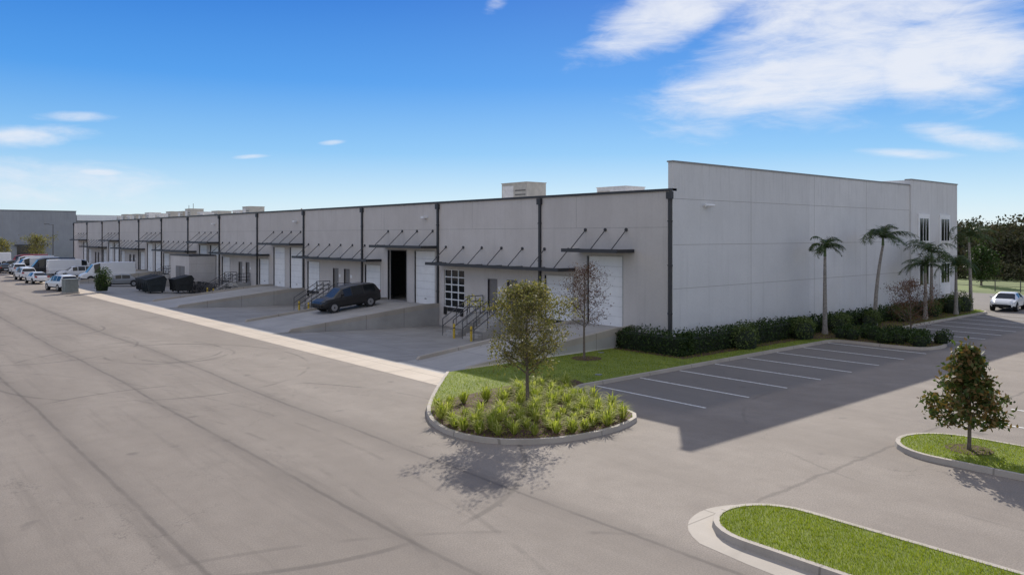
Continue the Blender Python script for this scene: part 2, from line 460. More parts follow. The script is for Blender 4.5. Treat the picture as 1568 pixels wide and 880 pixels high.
b = MB()
def canopy(y0, y1, z):
    b.box(-1.4, -.003, y0, y1, z, z+.05); b.box(-1.44, -1.36, y0-.02, y1+.02, z-.06, z+.14)
    b.box(-1.36, -.004, y0-.02, y0+.05, z-.06, z+.13); b.box(-1.36, -.004, y1-.05, y1+.02, z-.06, z+.13)
    n = max(3, round((y1-y0)/1.95)+0)
    for i in range(n):
        y = y0+.55+(y1-y0-1.1)*i/(n-1)
        b.tube((-1.3, y, z+.06), (-.03, y, z+1.18), .028, n=6)
        b.tube((-.06, y, z+1.2), (-.002, y, z+1.2), .1, n=10)
        b.box(-1.34, -.005, y-.03, y+.03, z+.052, z+.1)
canopy(2.6, 6.8, 5.2)
for k in range(7):
    o = 21.8*k
    if k < 6:
        canopy(7.1+o, 20.6+o, 4.05) if 20.6+o < LEN else None
        canopy(21.15+o, 28.4+o, 5.2) if 28.4+o < LEN else None
b.make('canopies', [DARK], W)
b = MB()
for x in (2.9,):
    b.box(x-.1, x+.1, -.15, -.002, 7.6, 7.75); b.tube((x-.35,-.22,7.72),(x+.45,-.22,7.72), .07, n=8)
for y in (22.6, 44.4, 66.2): b.box(-.35, -.002, y-.2, y+.2, 7.35, 7.5)
b.make('wall_lights', [WHITET], W)
b = MB()
for x0, x1 in ((30.3, 32.4), (34.5, 36.6)):
    for z0, z1 in ((4.7, 7.75), (1.3, 4.1)):
        b.box(x0, x1, -.2, -.121, z0, z1, 0)
        wz0, wz1 = (z0+.95, z1-.35)
        b.box(x0+.25, x1-.25, -.215, -.19, wz0, wz1, 1)
        for i in range(1, 3):
            xx = x0+.25+(x1-x0-.5)*i/3; b.box(xx-.03, xx+.03, -.235, -.21, wz0, wz1, 0)
        b.box(x0+.2, x1-.2, -.24, -.205, wz0-.06, wz0, 0)
b.make('windows', [WHITET, GLASS], W)
b = MB()
def hvac(x, y, z1, w=2.6, d=1.8, m=0, z0=7.6):
    b.box(x-d/2, x+d/2, y-w/2, y+w/2, z0+.25, z1, m)
    b.box(x-d/2-.04, x+d/2+.04, y-w/2-.04, y+w/2+.04, z1, z1+.06, m)
    for i in range(5):
        zz = z0+.6+(z1-z0-.9)*i/5
        b.box(x-d/2-.015, x-d/2-.001, y-w/2+.15, y-.1, zz, zz+.1, 1)
    b.box(x-d/2-.012, x-d/2-.001, y+.08, y+w/2-.1, z0+.5, z1-.2, 2 if m == 0 else 0)
hvac(8, 20.7, 10.15, 3.0, 2.0); hvac(8, 10.6, 9.35, 2.6, 2.0, 2)
for i, (y, z, m) in enumerate([(74.5,9.8,0),(78,9.4,2),(86,9.5,0),(97.5,10.1,0),(101,9.8,0),(92,9.5,2),(107,9.9,0),(113,9.7,2),(119,10.0,2),(123,9.8,0),(127,9.9,0),(131,9.7,2),(134.5,10.0,0),(138,9.8,2)]):
    hvac(8, y, z, 2.4, 2.0, m)
b.tube((6,56,7.6),(6,56,9.1),.08,n=8,m=0); b.tube((7,35,7.6),(7,35,9.0),.06,n=8,m=0)
b.tube((8,98,9.9),(8,98,11),.04,n=6,m=1); b.tube((8,100,9.6),(8,100,10.8),.04,n=6,m=1)
b.make('rooftop_units', [HVACM, HVACD, HVACL], W)

def stairs(yc):
    b = MB(); z0 = -.33
    b.box(-1.5, -.004, yc-1.95, yc+1.95, -.6, .995, 0)
    for sgn in (-1, 1):
        y0, y1 = yc+sgn*1.05-.62, yc+sgn*1.05+.62
        n = 7; rise = (1.0-z0)/(n+1)
        for i in range(n):
            b.box(-1.5-.3*(i+1), -1.5-.3*i, y0, y1, -.6, 1.0-rise*(i+1), 0)
        for y in (y0+.05, y1-.05):
            xe = -1.5-.3*n
            for hh in (1.0, .55):
                b.tube((-1.45, y, 1+hh), (xe, y, z0+.1+hh), .03, n=6, m=1)
            b.tube((xe, y, z0-.05), (xe, y, z0+1.1), .03, n=6, m=1); b.tube((-1.45, y, 1), (-1.45, y, 2), .03, n=6, m=1)
            xm = (-1.45+xe)/2; b.tube((xm, y, .2), (xm, y, .33+1.05), .025, n=6, m=1)
    for y in (yc-1.9, yc+1.9):
        for x in (-1.4, -.75, -.1): b.tube((x, y, 1), (x, y, 2.05), .03, n=6, m=1)
        for z in (1.35, 1.7, 2.05): b.tube((-1.4, y, z), (-.1, y, z), .03, n=6, m=1)
    b.make('entry_stairs', [RAMPC, STEEL])
for k in range(6):
    if k != 5: stairs(13.8+21.8*k)
def bollard(x, y, z):
    b = MB(); b.tube((0,0,-.3),(0,0,.85), .075, n=12); b.tube((0,0,.85),(0,0,.9), .075, .035, n=12)
    b.tube((0,0,.62),(0,0,.68), .078, n=12, m=1)
    b.make('bollard', [YELLOW, RUBBER], None, 40, (x, y, z))
for k in range(3):
    for dy in (-1.75, 0.0): bollard(-3.9, 13.8+21.8*k+dy, -.3)

# ------------------------------------------------------------------ enclosure, dumpsters
b = MB()
b.box(-3.0, -.004, 65.9, 72.6, -.5, 3.7, 0); b.box(-3.08, -.005, 65.82, 72.68, 3.7, 3.82, 1)
b.box(-3.03, -2.99, 67.5, 70.6, -.3, 2.5, 2); b.box(-3.05, -2.98, 69.0, 69.06, -.3, 2.5, 1)
for z in (.6, 1.7, 2.8): b.box(-2.98, -.02, 65.894, 65.93, z, z+.02, 3)
b.make('utility_enclosure', [WALL, DARK, GREYD, JOINT])
def dumpster(x, y, col, rot=0):
    b = MB()
    b.prism([(-.8,.15),(.8,.15),(1.0,1.35),(.75,1.75),(-1.0,1.35)], 'y', -1.1, 1.1, 0)
    b.prism([(.77,1.77),(1.03,1.37),(1.05,1.42),(.78,1.82)], 'y', -1.12, 1.12, 1)
    b.prism([(-1.05,1.37),(.77,1.77),(.77,1.82),(-1.05,1.42)], 'y', -1.12, -.02, 1)
    b.prism([(-1.05,1.37),(.77,1.77),(.77,1.82),(-1.05,1.42)], 'y', .02, 1.12, 1)
    for yy in (-1.18, 1.1): b.box(-.6, .6, yy, yy+.08, .8, 1.0, 0)
    for yy in (-.9, .9):
        for xx in (-.6, .6): b.tube((xx, yy-.05, .09), (xx, yy+.05, .09), .09, n=10, m=1)
    for yy in (-.7, 0, .7): b.box(-1.0, -.84, yy-.05, yy+.05, .2, 1.2, 0)
    b.make('dumpster', [M('dumpster_paint', col, .75, 0, .25), RUBBER], None, None, (x, y, -.15), (0, 0, rot))
dumpster(-7.2, 64.5, (.018,.024,.026)); dumpster(-7.0, 67.6, (.018,.02,.022)); dumpster(-4.6, 63.6, (.02, .022, .022))
b = MB(); b.box(-.7,.7,-.6,.6,0,.15,1); b.box(-.62,.62,-.52,.52,.15,1.45,0); b.box(-.66,.66,-.56,.56,1.45,1.52,0)
b.box(-.64,-.62,-.45,-.02,.25,1.35,0); b.box(-.64,-.62,.02,.45,.25,1.35,0)
b.make('transformer_cabinet', [GREENBOX, CURB], None, None, (-14.9, 66.5, 0), (0,0,.2))

def bike():
    b = MB()
    for cx in (-.52, .52):
        pts = [(cx+.33*math.cos(a), 0, .34+.33*math.sin(a)) for a in [2*math.pi*i/16 for i in range(17)]]
        b.chain(pts, [.022]*17, 5, 0)
        for i in range(4):
            a = math.pi*i/4; b.tube((cx-.32*math.cos(a),0,.34-.32*math.sin(a)), (cx+.32*math.cos(a),0,.34+.32*math.sin(a)), .005, n=3, m=1)
    J = {'r':(-.52,0,.34),'bb':(-.08,0,.3),'st':(-.2,0,.85),'hd':(.34,0,.86),'f':(.52,0,.34)}
    for p, q in (('r','bb'),('r','st'),('bb','st'),('bb','hd'),('st','hd'),('hd','f')): b.tube(J[p], J[q], .02, n=6, m=1)
    b.tube((-.2,0,.85),(-.23,0,.98),.014,n=6,m=1); b.box(-.36,-.1,-.06,.06,.98,1.03,0)
    b.tube((.34,0,.86),(.32,0,1.02),.016,n=6,m=1); b.tube((.32,-.28,1.02),(.32,.28,1.02),.015,n=6,m=0)
    b.box(-.1,-.06,-.1,.1,.28,.31,0)
    return b
bk = bike().make('bicycle', [RUBBER, STEEL], None, None, (-2.6, 51.6, -.35), (0, 0, .3))
for i in range(26):
    yy = 51.4+i*.36 if i < 8 else 58.9+(i-8)*.36
    instance(bk, 'bicycle', (-2.8+random.uniform(-.7,.5), yy, -.33), (random.uniform(-.1,.1), 0, random.uniform(-.35,.35)+(math.pi if i % 2 else 0)), (1.15,1.15,1.15))
vb = MB(); vb.tube((0,0,0),(0,0,.03),.16,n=14); vb = vb.make('valve_box_lid', [GREENBOX], None, None, (-8.1,-2.3,.125))
instance(vb, 'valve_box_lid', (-3.4, 1.9, .125))

# ------------------------------------------------------------------ vehicles
KINDS = {
 'sedan': dict(st=[(-2.32,.42,.72,.72,.78,.6,'b'),(-2.2,.3,.92,.86,.97,.72,'b'),(-1.75,.28,.96,.9,1.02,.72,'w'),(-1.1,.26,.97,.91,1.38,.6,'b'),(-1.0,.26,.97,.91,1.41,.61,'g'),(-.12,.26,.96,.92,1.46,.63,'b'),(-.04,.26,.96,.92,1.46,.63,'g'),(.6,.26,.95,.92,1.4,.62,'b'),(.68,.26,.95,.92,1.38,.61,'w'),(1.35,.28,.92,.91,.98,.74,'b'),(1.95,.3,.82,.88,.86,.7,'b'),(2.25,.34,.68,.8,.72,.6,'b'),(2.34,.42,.58,.66,.6,.5,'b')], wx=(-1.4,1.42), wr=.33),
 'suv': dict(st=[(-2.42,.5,.85,.82,.95,.7,'b'),(-2.36,.38,1.08,.93,1.2,.8,'w'),(-2.12,.36,1.1,.95,1.6,.68,'b'),(-1.98,.34,1.1,.96,1.67,.7,'g'),(-1.05,.32,1.08,.97,1.72,.72,'b'),(-.97,.32,1.08,.97,1.72,.72,'g'),(-.08,.32,1.06,.97,1.72,.72,'b'),(0,.32,1.06,.97,1.71,.72,'g'),(.62,.32,1.04,.97,1.63,.7,'b'),(.7,.32,1.04,.97,1.59,.69,'w'),(1.35,.34,1.03,.96,1.09,.78,'b'),(2.0,.36,.98,.94,1.02,.78,'b'),(2.32,.4,.86,.88,.9,.72,'b'),(2.42,.48,.74,.78,.76,.6,'b')], wx=(-1.45,1.5), wr=.39),
 'van': dict(st=[(-3.3,.5,1.2,.9,2.5,.78,'b'),(-3.25,.4,1.3,1.0,2.6,.86,'b'),(-1.0,.4,1.3,1.0,2.62,.86,'b'),(.9,.4,1.28,1.0,2.58,.86,'b'),(1.0,.4,1.28,1.0,2.56,.86,'g'),(1.75,.4,1.26,1.0,2.35,.82,'b'),(1.83,.4,1.26,1.0,2.3,.82,'w'),(2.55,.4,1.22,.98,1.3,.8,'b'),(3.1,.42,1.05,.94,1.1,.74,'b'),(3.3,.5,.85,.8,.87,.6,'b')], wx=(-2.1,2.15), wr=.38)}
cache = {}
def vehicle(name, kind, col, loc, head, pitch=0):
    key = (kind, col)
    if key not in cache:
        K = KINDS[kind]; b = MB(); st = K['st']; rings = []
        for x, zl, zb, hw, zr, rw, t in st:
            h = [(hw*.86, zl), (hw*.985, zl+.14), (hw, zb-.2), (hw*.955, zb), (rw, zr-.05), (rw*.78, zr)]
            rings.append([(x, y, z) for y, z in h]+[(x, -y, z) for y, z in reversed(h)])
        for i in range(len(st)-1):
            t = st[i][6]; a, c = rings[i], rings[i+1]
            for j in range(12):
                k = (j+1) % 12
                m = 0
                if t == 'g' and j in (3, 7): m = 1
                if t == 'w' and j in (4, 5, 6): m = 1
                if j == 11: m = 2
                if j in (0, 10): m = 2
                b._a([a[j], c[j], c[k], a[k]], [(0, 1, 2, 3)], m)
        b.poly(rings[0][::-1], 0); b.poly(rings[-1], 0)
        hw = {'sedan': .93, 'suv': .95, 'van': 1.0}[kind]; r = K['wr']
        for x in K['wx']:
            for s in (-1, 1):
                b.tube((x, s*(hw-.26), r+.06), (x, s*(hw-.005), r+.06), r+.07, n=20, m=2)
                b.tube((x, s*(hw-.24), r), (x, s*(hw+.02), r), r, n=20, m=2)
                b.tube((x, s*(hw+.0), r), (x, s*(hw+.03), r), r*.62, n=14, m=3)
                b.tube((x, s*(hw+.0), r), (x, s*(hw+.04), r), r*.15, n=8, m=2)
        xf, xr = st[-3][0], st[0][0]; zb = st[-3][2]
        for s in (-1, 1):
            b.box(xf-.12, xf+.17, s*.72-.14, s*.72+.14, zb-.2, zb-.06, 4)
            b.box(xr-.02, xr+.16, s*.7-.13, s*.7+.13, .85 if kind != 'suv' else .96, 1.0 if kind != 'suv' else 1.12, 5)
            b.box(.75 if kind != 'van' else 1.75, .9 if kind != 'van' else 1.9, s*(hw+.1)-.09, s*(hw+.1)+.09, zb+.15, zb+.3 if kind != 'van' else zb+.6, 0)
        b.box(st[-1][0]-.04, st[-1][0]+.02, -.5, .5, st[-1][1]-.02, st[-1][1]+.16, 2)
        b.box(xr-.03, xr+.05, -.25, .25, .55, .68, 4)
        if kind == 'suv':
            for s in (-1, 1): b.tube((-1.7, s*.64, 1.76), (.3, s*.64, 1.75), .02, n=6, m=3)
        pm = M('car_paint', col, .38, 0, .02, 1, coat=.15 if col[0] < .05 else .4)
        cache[key] = b.make(name, [pm, GLASS, RUBBER, CHROME, HEAD, TAIL], None, 35, loc, (0, -pitch, head))
    else:
        instance(cache[key], name, loc, (0, -pitch, head))
WH = (.72,.72,.72); BK = (.013,.012,.012); GY = (.2,.21,.22); RD = (.3,.03,.03)
vehicle('parked_suv', 'suv', BK, (-4.6, 26.1, .68), math.pi, -math.atan(.097))
vehicle('parked_sedan', 'sedan', WH, (39.6, -3.5, 0), math.pi+.1)
vehicle('parked_suv', 'suv', WH, (-14.6, 72.5, 0), R(100))
vehicle('parked_sedan', 'sedan', WH, (-14.4, 88.5, 0), R(95))
vehicle('parked_van', 'van', WH, (-6.3, 88.5, -.1), R(178))
vehicle('parked_sedan', 'sedan', GY, (-7, 79, -.2), R(170))
vehicle('parked_suv', 'suv', WH, (-7.5, 101, -.1), R(180))
vehicle('parked_van', 'van', WH, (-7, 106, -.1), R(0))
vehicle('parked_van', 'van', WH, (-9.5, 121, -.1), R(185))
vehicle('parked_sedan', 'sedan', WH, (-13, 108, 0), R(95))
vehicle('parked_suv', 'suv', WH, (-12.5, 117, 0), R(90))
vehicle('parked_van', 'van', BK, (-8.5, 114, -.05), R(180))
vehicle('parked_suv', 'suv', BK, (-11, 133, 0), R(180))
vehicle('parked_van', 'van', RD, (-8, 139, 0), R(175))
vehicle('parked_suv', 'suv', GY, (-14, 130, 0), R(90))
vehicle('parked_suv', 'suv', WH, (-14, 146, 0), R(180))
vehicle('parked_sedan', 'sedan', WH, (-6, 150, 0), R(180))
vehicle('parked_suv', 'suv', BK, (-2, 156, 0), R(90))
vehicle('parked_van', 'van', WH, (-11, 160, 0), R(180))
vehicle('parked_van', 'van', WH, (-9, 128, 0), R(180))
vehicle('parked_suv', 'suv', WH, (-14.2, 98.5, 0), R(92))
vehicle('parked_van', 'van', WH, (-14.5, 138.5, 0), R(92))
vehicle('parked_sedan', 'sedan', BK, (-13.4, 123.5, 0), R(88))
vehicle('parked_van', 'van', WH, (-17, 152, 0), R(180))
vehicle('parked_van', 'van', WH, (-19, 164, 0), R(180))

# ------------------------------------------------------------------ far building
F = empty('distant_warehouse')
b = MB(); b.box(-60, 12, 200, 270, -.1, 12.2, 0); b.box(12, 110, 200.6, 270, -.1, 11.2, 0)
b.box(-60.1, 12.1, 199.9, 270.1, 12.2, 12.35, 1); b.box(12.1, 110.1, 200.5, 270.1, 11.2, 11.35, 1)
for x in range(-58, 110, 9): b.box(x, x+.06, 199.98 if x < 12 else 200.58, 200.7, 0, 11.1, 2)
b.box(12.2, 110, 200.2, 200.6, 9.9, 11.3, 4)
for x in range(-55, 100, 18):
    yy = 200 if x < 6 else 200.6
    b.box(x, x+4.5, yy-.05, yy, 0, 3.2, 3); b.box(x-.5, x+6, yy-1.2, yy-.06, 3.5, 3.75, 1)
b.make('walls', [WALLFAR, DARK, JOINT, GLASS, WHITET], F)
b = MB(); b.tube((0,0,0),(0,0,8.2),.11,.07,n=8); b.tube((0,0,8.1),(1.1,0,8.25),.04,n=6); b.box(.8,1.6,-.18,.18,8.2,8.32)
b.tube((0,0,0),(0,0,.7),.3,n=12,m=1)
lp = b.make('street_lamp', [STEEL, CURB], None, 40, (-1.9, 150, 0), (0,0,R(200)))

# ------------------------------------------------------------------ lawns, islands
outer = [(-12.6,2.6),(-13.7,1.4),(-15.0,0.0),(-16.3,-1.5),(-17.5,-3.0),(-18.3,-4.5),(-18.6,-6.0),(-18.2,-7.5),(-17.0,-8.5),(-15.4,-8.9),(-13.8,-8.8),(-12.5,-8.3),(-12.0,-7.2),(-11.8,-5.2),(-11.3,-3.9),(-10.2,-3.4)]
outer = chaikin(outer, 1)
right = chaikin([(-9.8,-3.4),(9.6,-3.4),(10.3,-3.6),(10.4,-4.4),(10.4,-7.2),(10.9,-8.3),(12.3,-8.6),(13.7,-8.3),(14.3,-7.2),(14.4,-4.4),(14.6,-3.6),(15.4,-3.4),(33.4,-3.4),(35.2,-3.5),(36.6,-2.4),(37.0,-.02)], 1)
front = outer+right
curb('curb', front, closed=False)
inner = offset(front, .14, False)
lawn_poly = inner+[(0, -.01), (-.01, 2.6)]
fillpoly('lawn', lawn_poly, .125, GRASS)
bed = [p for p in offset(outer, .17, False) if p[1] < -2.0]
bedp = bed+[(-9.9,-3.2),(-9.6,-2.4),(-11.2,-1.7),(-13.0,-1.6),(-14.8,-1.9),(-16.0,-2.1)]
fillpoly('mulch_bed', bedp, .131, MULCH)
fillpoly('mulch_bed', [(-1.9,2.55),(-1.9,-2.1),(9,-2.3),(10.6,-3.2),(10.6,-7.0),(11,-8.1),(12.3,-8.35),(13.6,-8.1),(14.1,-7),(14.2,-3.3),(33,-2.9),(36.5,-2.0),(36.5,-.02),(-.02,-.02),(-.02,2.55)], .131, MULCH)
fillpoly('mulch_bed', [(-5.3+.75*math.cos(a), 1.1+.75*math.sin(a)) for a in [i*math.pi/8 for i in range(16)]], .135, MULCH)
def island(x0, x1, y0, y1):
    r = (x1-x0)/2; cx = (x0+x1)/2
    top = [(cx+r*math.cos(a), y1-r+r*math.sin(a)) for a in [math.pi*i/14 for i in range(15)]]
    bot = [(cx+r*math.cos(a), y0+r+r*math.sin(a)) for a in [math.pi+math.pi*i/14 for i in range(15)]]
    p = top+bot
    curb('curb', p)
    q = offset(p, .14, True)
    fillpoly('lawn', q, .125, GRASS)
    return q
I3 = island(-19.2, -16.6, -31, -15.1)
I2 = island(-10.3, -7.1, -31, -15.0)
I4 = island(3.2, 6.2, -31, -15.0)
g3 = [(-20.0,-31),(-16.5,-31),(-16.5,-17),(-16.55,-15.9),(-17.0,-15.0),(-18.0,-14.6),(-19.2,-15.0),(-19.9,-16.2)]
fillpoly('concrete_gutter', chaikin(g3, 2, True), .004, CURB)
fillpoly('mulch_bed', [(-8.7+.6*math.cos(a), -16.9+.6*math.sin(a)) for a in [i*math.pi/8 for i in range(16)]], .135, MULCH)
b = MB()
for i in range(8): x = -9.45+2.73*i; b.box(x-.05, x+.05, -8.7, -3.45, -.05, .005)
for i in range(8): x = 15.4+2.73*i; b.box(x-.05, x+.05, -8.7, -3.45, -.05, .005)
for i in range(3): x = -4.2+2.73*i; b.box(x-.05, x+.05, -20.8, -15.8, -.05, .005)
for i in range(3): b.box(42.0, 47, -8+i*2.73, -7.9+i*2.73, -.05, .005)
b.make('parking_markings', [PAINT])

# ------------------------------------------------------------------ vegetation
BL1 = leafmat('grass_blade', [(.15,.2,.015),(.23,.28,.025),(.31,.35,.04),(.37,.36,.07)], .4, .7, .1, .3)
LIR = leafmat('liriope_blade', [(.2,.25,.035),(.34,.38,.06),(.5,.5,.13),(.66,.62,.27)], .38, .7, .1, .32, 1.6)
OAK = leafmat('oak_leaf', [(.09,.095,.035),(.17,.16,.06),(.26,.225,.09),(.36,.28,.13)], .35, .6, .25, .3)
RUST = leafmat('rust_leaf', [(.11,.04,.03),(.18,.075,.05),(.13,.08,.045),(.24,.13,.07)], .3, .7)
MAG = leafmat('magnolia_leaf', [(.045,.075,.02),(.085,.125,.03),(.17,.13,.045),(.28,.15,.065)], .25, .5, .25, .3)
HEDGE = leafmat('hedge_leaf', [(.02,.045,.012),(.045,.08,.018),(.08,.115,.028)], .2, .6)
SHRUB = leafmat('shrub_leaf', [(.05,.08,.02),(.1,.14,.035),(.19,.22,.08)], .25, .6)
PALM = leafmat('palm_leaf', [(.03,.06,.02),(.06,.095,.03),(.1,.12,.045)], .25, .5)
FAR = leafmat('hazed_foliage', [(.055,.065,.035),(.085,.09,.05),(.12,.105,.065),(.15,.12,.085)], .1, .9, .05, .45, .12)  # distance haze mixed into the leaf colours, greyed and lightened
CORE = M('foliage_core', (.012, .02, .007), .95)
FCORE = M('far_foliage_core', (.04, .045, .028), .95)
V, Fc = blades(samp(I3, 60000), .12, .05, .006); bb = MB(); bb.npadd(V, Fc, 0)
V, Fc = blades(samp(I2, 30000), .12, .055, .008); bb.npadd(V, Fc, 0)
V, Fc = blades(samp(lawn_poly[:len(front)]+[(0,-.5),(-1.5,2.4)], 40000), .12, .055, .012); bb.npadd(V, Fc, 0)
bb.make('turf_grass', [BL1])
def liriope(P, z=.12):
    b = MB(); Vs = []; Fs = []; o = 0
    for (px, py) in P:
        sc = random.uniform(.8, 1.5); n = 70
        a = rng.random(n)*2*math.pi; L = sc*(.3+.25*rng.random(n)); el = .35+1.1*rng.random(n)
        base = np.array([px, py, z])+np.column_stack([np.cos(a)*.05, np.sin(a)*.05, np.zeros(n)])
        hd = np.column_stack([np.cos(a), np.sin(a), np.zeros(n)]); sd = np.column_stack([-np.sin(a), np.cos(a), np.zeros(n)])*.014
        up = np.array([0,0,1.0])
        p1 = base+hd*(L*.4*np.cos(el))[:,None]+up*(L*.65*np.sin(el)+.06)[:,None]
        p2 = p1+hd*(L*.42)[:,None]+up*(L*(.3*np.sin(el)-.14))[:,None]
        V = np.stack([base-sd, base+sd, p1+sd, p1-sd, p2], 1).reshape(-1, 3)
        Vs.append(V)
        for i in range(n):
            k = o+5*i; Fs.append((k,k+1,k+2,k+3)); Fs.append((k+3,k+2,k+4))
        o += 5*n
    V = np.concatenate(Vs); b.v = V.tolist(); b.f = Fs; b.m = [0]*len(Fs)
    return b.make('liriope_plants', [LIR])
bedbig = offset(outer, .35, False); bedbig = [p for p in bedbig if p[1] < -2.3]+[(-10.3,-3.2),(-10.6,-2.6),(-12,-2.4),(-13.2,-2.6),(-14.2,-3.4),(-15.4,-2.9),(-16.4,-2.9)]
cand = samp(bedbig, 4000); pts = []
for p in cand:
    if abs(p[0]+16.0) < 1.2 and abs(p[1]+4.1) < .75: continue
    if all((p[0]-q[0])**2+(p[1]-q[1])**2 > .45**2 for q in pts): pts.append(p)
liriope(pts)

def hedge_box(b, x0, x1, y0, y1, z0, z1, n, size, m=0, mc=1):
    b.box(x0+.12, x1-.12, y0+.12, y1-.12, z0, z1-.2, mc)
    P = np.column_stack([x0+(x1-x0)*rng.random(n), y0+(y1-y0)*rng.random(n), z0+(z1-z0)*rng.random(n)])
    ax = rng.integers(0, 5, n); j = rng.normal(size=n)*.08
    P[ax==0,0] = x0+j[ax==0]; P[ax==1,0] = x1+j[ax==1]; P[ax==2,1] = y0+j[ax==2]; P[ax==3,1] = y1+j[ax==3]
    P[ax==4,2] = z1+j[ax==4]
    P[:,2] += (.09*np.sin(P[:,0]*2.1+P[:,1]*3)+.07*np.sin(P[:,0]*5.3)+.05*np.sin(P[:,0]*9.1+1))*(P[:,2]>z0+.3)
    V, F2 = quads(P, size, .6); b.npadd(V, F2, m)
b = MB(); hedge_box(b, -1.55, -.45, -1.6, 2.45, .1, 1.15, 3500, .11); hedge_box(b, -.45, 10.5, -1.6, -.55, .1, 1.1, 9000, .11)
b.make('hedge', [HEDGE, CORE])
b = MB(); hedge_box(b, 11, 35.5, -1.3, -.4, .1, .95, 14000, .13); b.make('hedge', [HEDGE, CORE])
def shrub(name, x, y, rx, ry, rz, n, size, mat):
    b = MB(); c = np.array([0, 0, rz*.55])
    for i in range(5):
        off = np.array([random.uniform(-.4,.4)*rx, random.uniform(-.4,.4)*ry, random.uniform(-.05,.25)*rz])
        P = ellpts(n//5, c+off, (rx*.7, ry*.7, rz*.62), .6); P = P[P[:,2] > .02]
        V, F2 = quads(P, size, .6); b.npadd(V, F2, 0)
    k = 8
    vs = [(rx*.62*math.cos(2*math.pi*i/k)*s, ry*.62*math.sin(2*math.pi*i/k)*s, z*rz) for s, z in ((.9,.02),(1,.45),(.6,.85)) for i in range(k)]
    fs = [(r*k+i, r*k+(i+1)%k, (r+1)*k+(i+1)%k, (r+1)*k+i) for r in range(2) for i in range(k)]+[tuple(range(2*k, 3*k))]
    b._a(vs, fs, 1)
    b.make(name, [mat, CORE], None, None, (x, y, .12))
for x, y, s in ((3.6,-2.0,1.1),(9.4,-2.1,1.1),(13.6,-2.2,1.0),(18,-2,.9),(23,-2,.9),(28,-2,1),(32,-2,1.2),(34.3,-1.9,1.3)):
    shrub('round_shrub', x, y, 1.15*s, .75*s, .95*s, 1500, .1, SHRUB)
for i in range(16):
    shrub('low_shrub', 11.2+random.random()*2.4, -3.4-i*.31, .65, .6, .62, 450, .11, HEDGE)

def tree(name, loc, H, h0, crx, trunk_r, nb, leafn, lsize, mat, spread=.16, shape='oval', bark=BARK, sub=4, seed=1, lean=(0,0)):
    rd = random.Random(seed); b = MB()
    N = 8; tp = []
    for i in range(N+1):
        t = i/N; tp.append(Vector((lean[0]*t+.06*math.sin(t*5+seed)*t, lean[1]*t+.06*math.cos(t*4+seed)*t, H*.93*t)))
    b.chain(tp, [trunk_r*(1-.85*(i/N)) + .006 for i in range(N+1)], 8, 0)
    b.chain([(0,0,-.05),(0,0,.18)], [trunk_r*1.6, trunk_r*1.0], 8, 0)
    tips = []
    for i in range(nb):
        t = (i+.5)/nb; h = h0+(H*.92-h0)*t
        k = h/(H*.93)*N; i0 = min(int(k), N-1); p = tp[i0].lerp(tp[i0+1], k-i0)
        if shape == 'oval': rr = crx*math.sin(math.pi*min(1, (.16+.8*t)))**.7
        elif shape == 'cone': rr = crx*(1.0-.85*t)*(.75+.25*min(1, t*5))
        else: rr = crx*(.5+.5*t)
        rr *= rd.uniform(.72, 1.12); a = i*2.4+rd.uniform(-.4,.4)
        up = rr*rd.uniform(.5,.95) if shape != 'cone' else rr*rd.uniform(.25,.6)
        e = p+Vector((math.cos(a)*rr, math.sin(a)*rr, up*(1-.3*t)))
        if e.z > H: e.z = H-rd.random()*.15
        mid = p.lerp(e, .5)+Vector((0,0,-.05*rr))
        r0 = trunk_r*(1-.8*t)*.45
        b.chain([p, mid, e], [r0, r0*.65, .006], 5, 0); tips += [(e, 1.), (mid.lerp(e,.5), .8), (mid, .45)]
        for s in range(sub):
            q = p.lerp(e, rd.uniform(.3,.95)); d = Vector((rd.gauss(0,1), rd.gauss(0,1), rd.gauss(.25,.7))); d.normalize()
            e2 = q+d*rr*rd.uniform(.25,.5)
            if e2.z > H: e2.z = H
            b.chain([q, q.lerp(e2,.5)+Vector((0,0,.02)), e2], [r0*.4, r0*.3, .004], 4, 0)
            tips += [(e2, .9), (q.lerp(e2,.6), .6)]
    tips.append((tp[-1], 1)); 
    T = np.array([list(t[0]) for t in tips]); w = np.array([t[1]*rd.uniform(.3,1.4) for t in tips]); w /= w.sum()
    idx = rng.choice(len(T), leafn, p=w)
    P = T[idx]+rng.normal(size=(leafn, 3))*spread*np.array([1,1,.85])
    P = P[P[:,2] > h0*.75]
    V, F2 = quads(P, lsize, .5); b.npadd(V, F2, 1)
    return b.make(name, [bark, mat], None, None, loc)
tree('oak_tree', (-14.6,-5.0,.12), 4.4, 1.05, 1.5, .065, 34, 13500, .085, OAK, .15, seed=3, sub=5)
tree('crape_myrtle_tree', (-5.4,1.15,.12), 4.7, 1.4, 1.35, .055, 24, 3200, .075, RUST, .15, seed=5, sub=7)
tree('magnolia_tree', (-8.7,-16.9,.12), 3.0, .45, 1.15, .05, 26, 4600, .15, MAG, .12, 'cone', seed=8)
tree('crape_myrtle_tree', (13.7,-6.3,.12), 3.4, .7, 1.35, .05, 22, 3800, .08, RUST, .16, seed=9, sub=6)
shrub('round_shrub', -12.0, 66, 1.0, 1.0, 1.9, 2200, .14, HEDGE)
tree('oak_tree', (-1.4,170,0), 6.0, 1.2, 2.6, .14, 18, 2600, .3, OAK, .35, seed=14)
tree('oak_tree', (-8,172,0), 5.0, 1.2, 2.3, .14, 18, 2200, .3, OAK, .35, seed=15)
tree('oak_tree', (72,9,0), 4.6, .5, 1.7, .12, 22, 4600, .25, HEDGE, .3, seed=16)

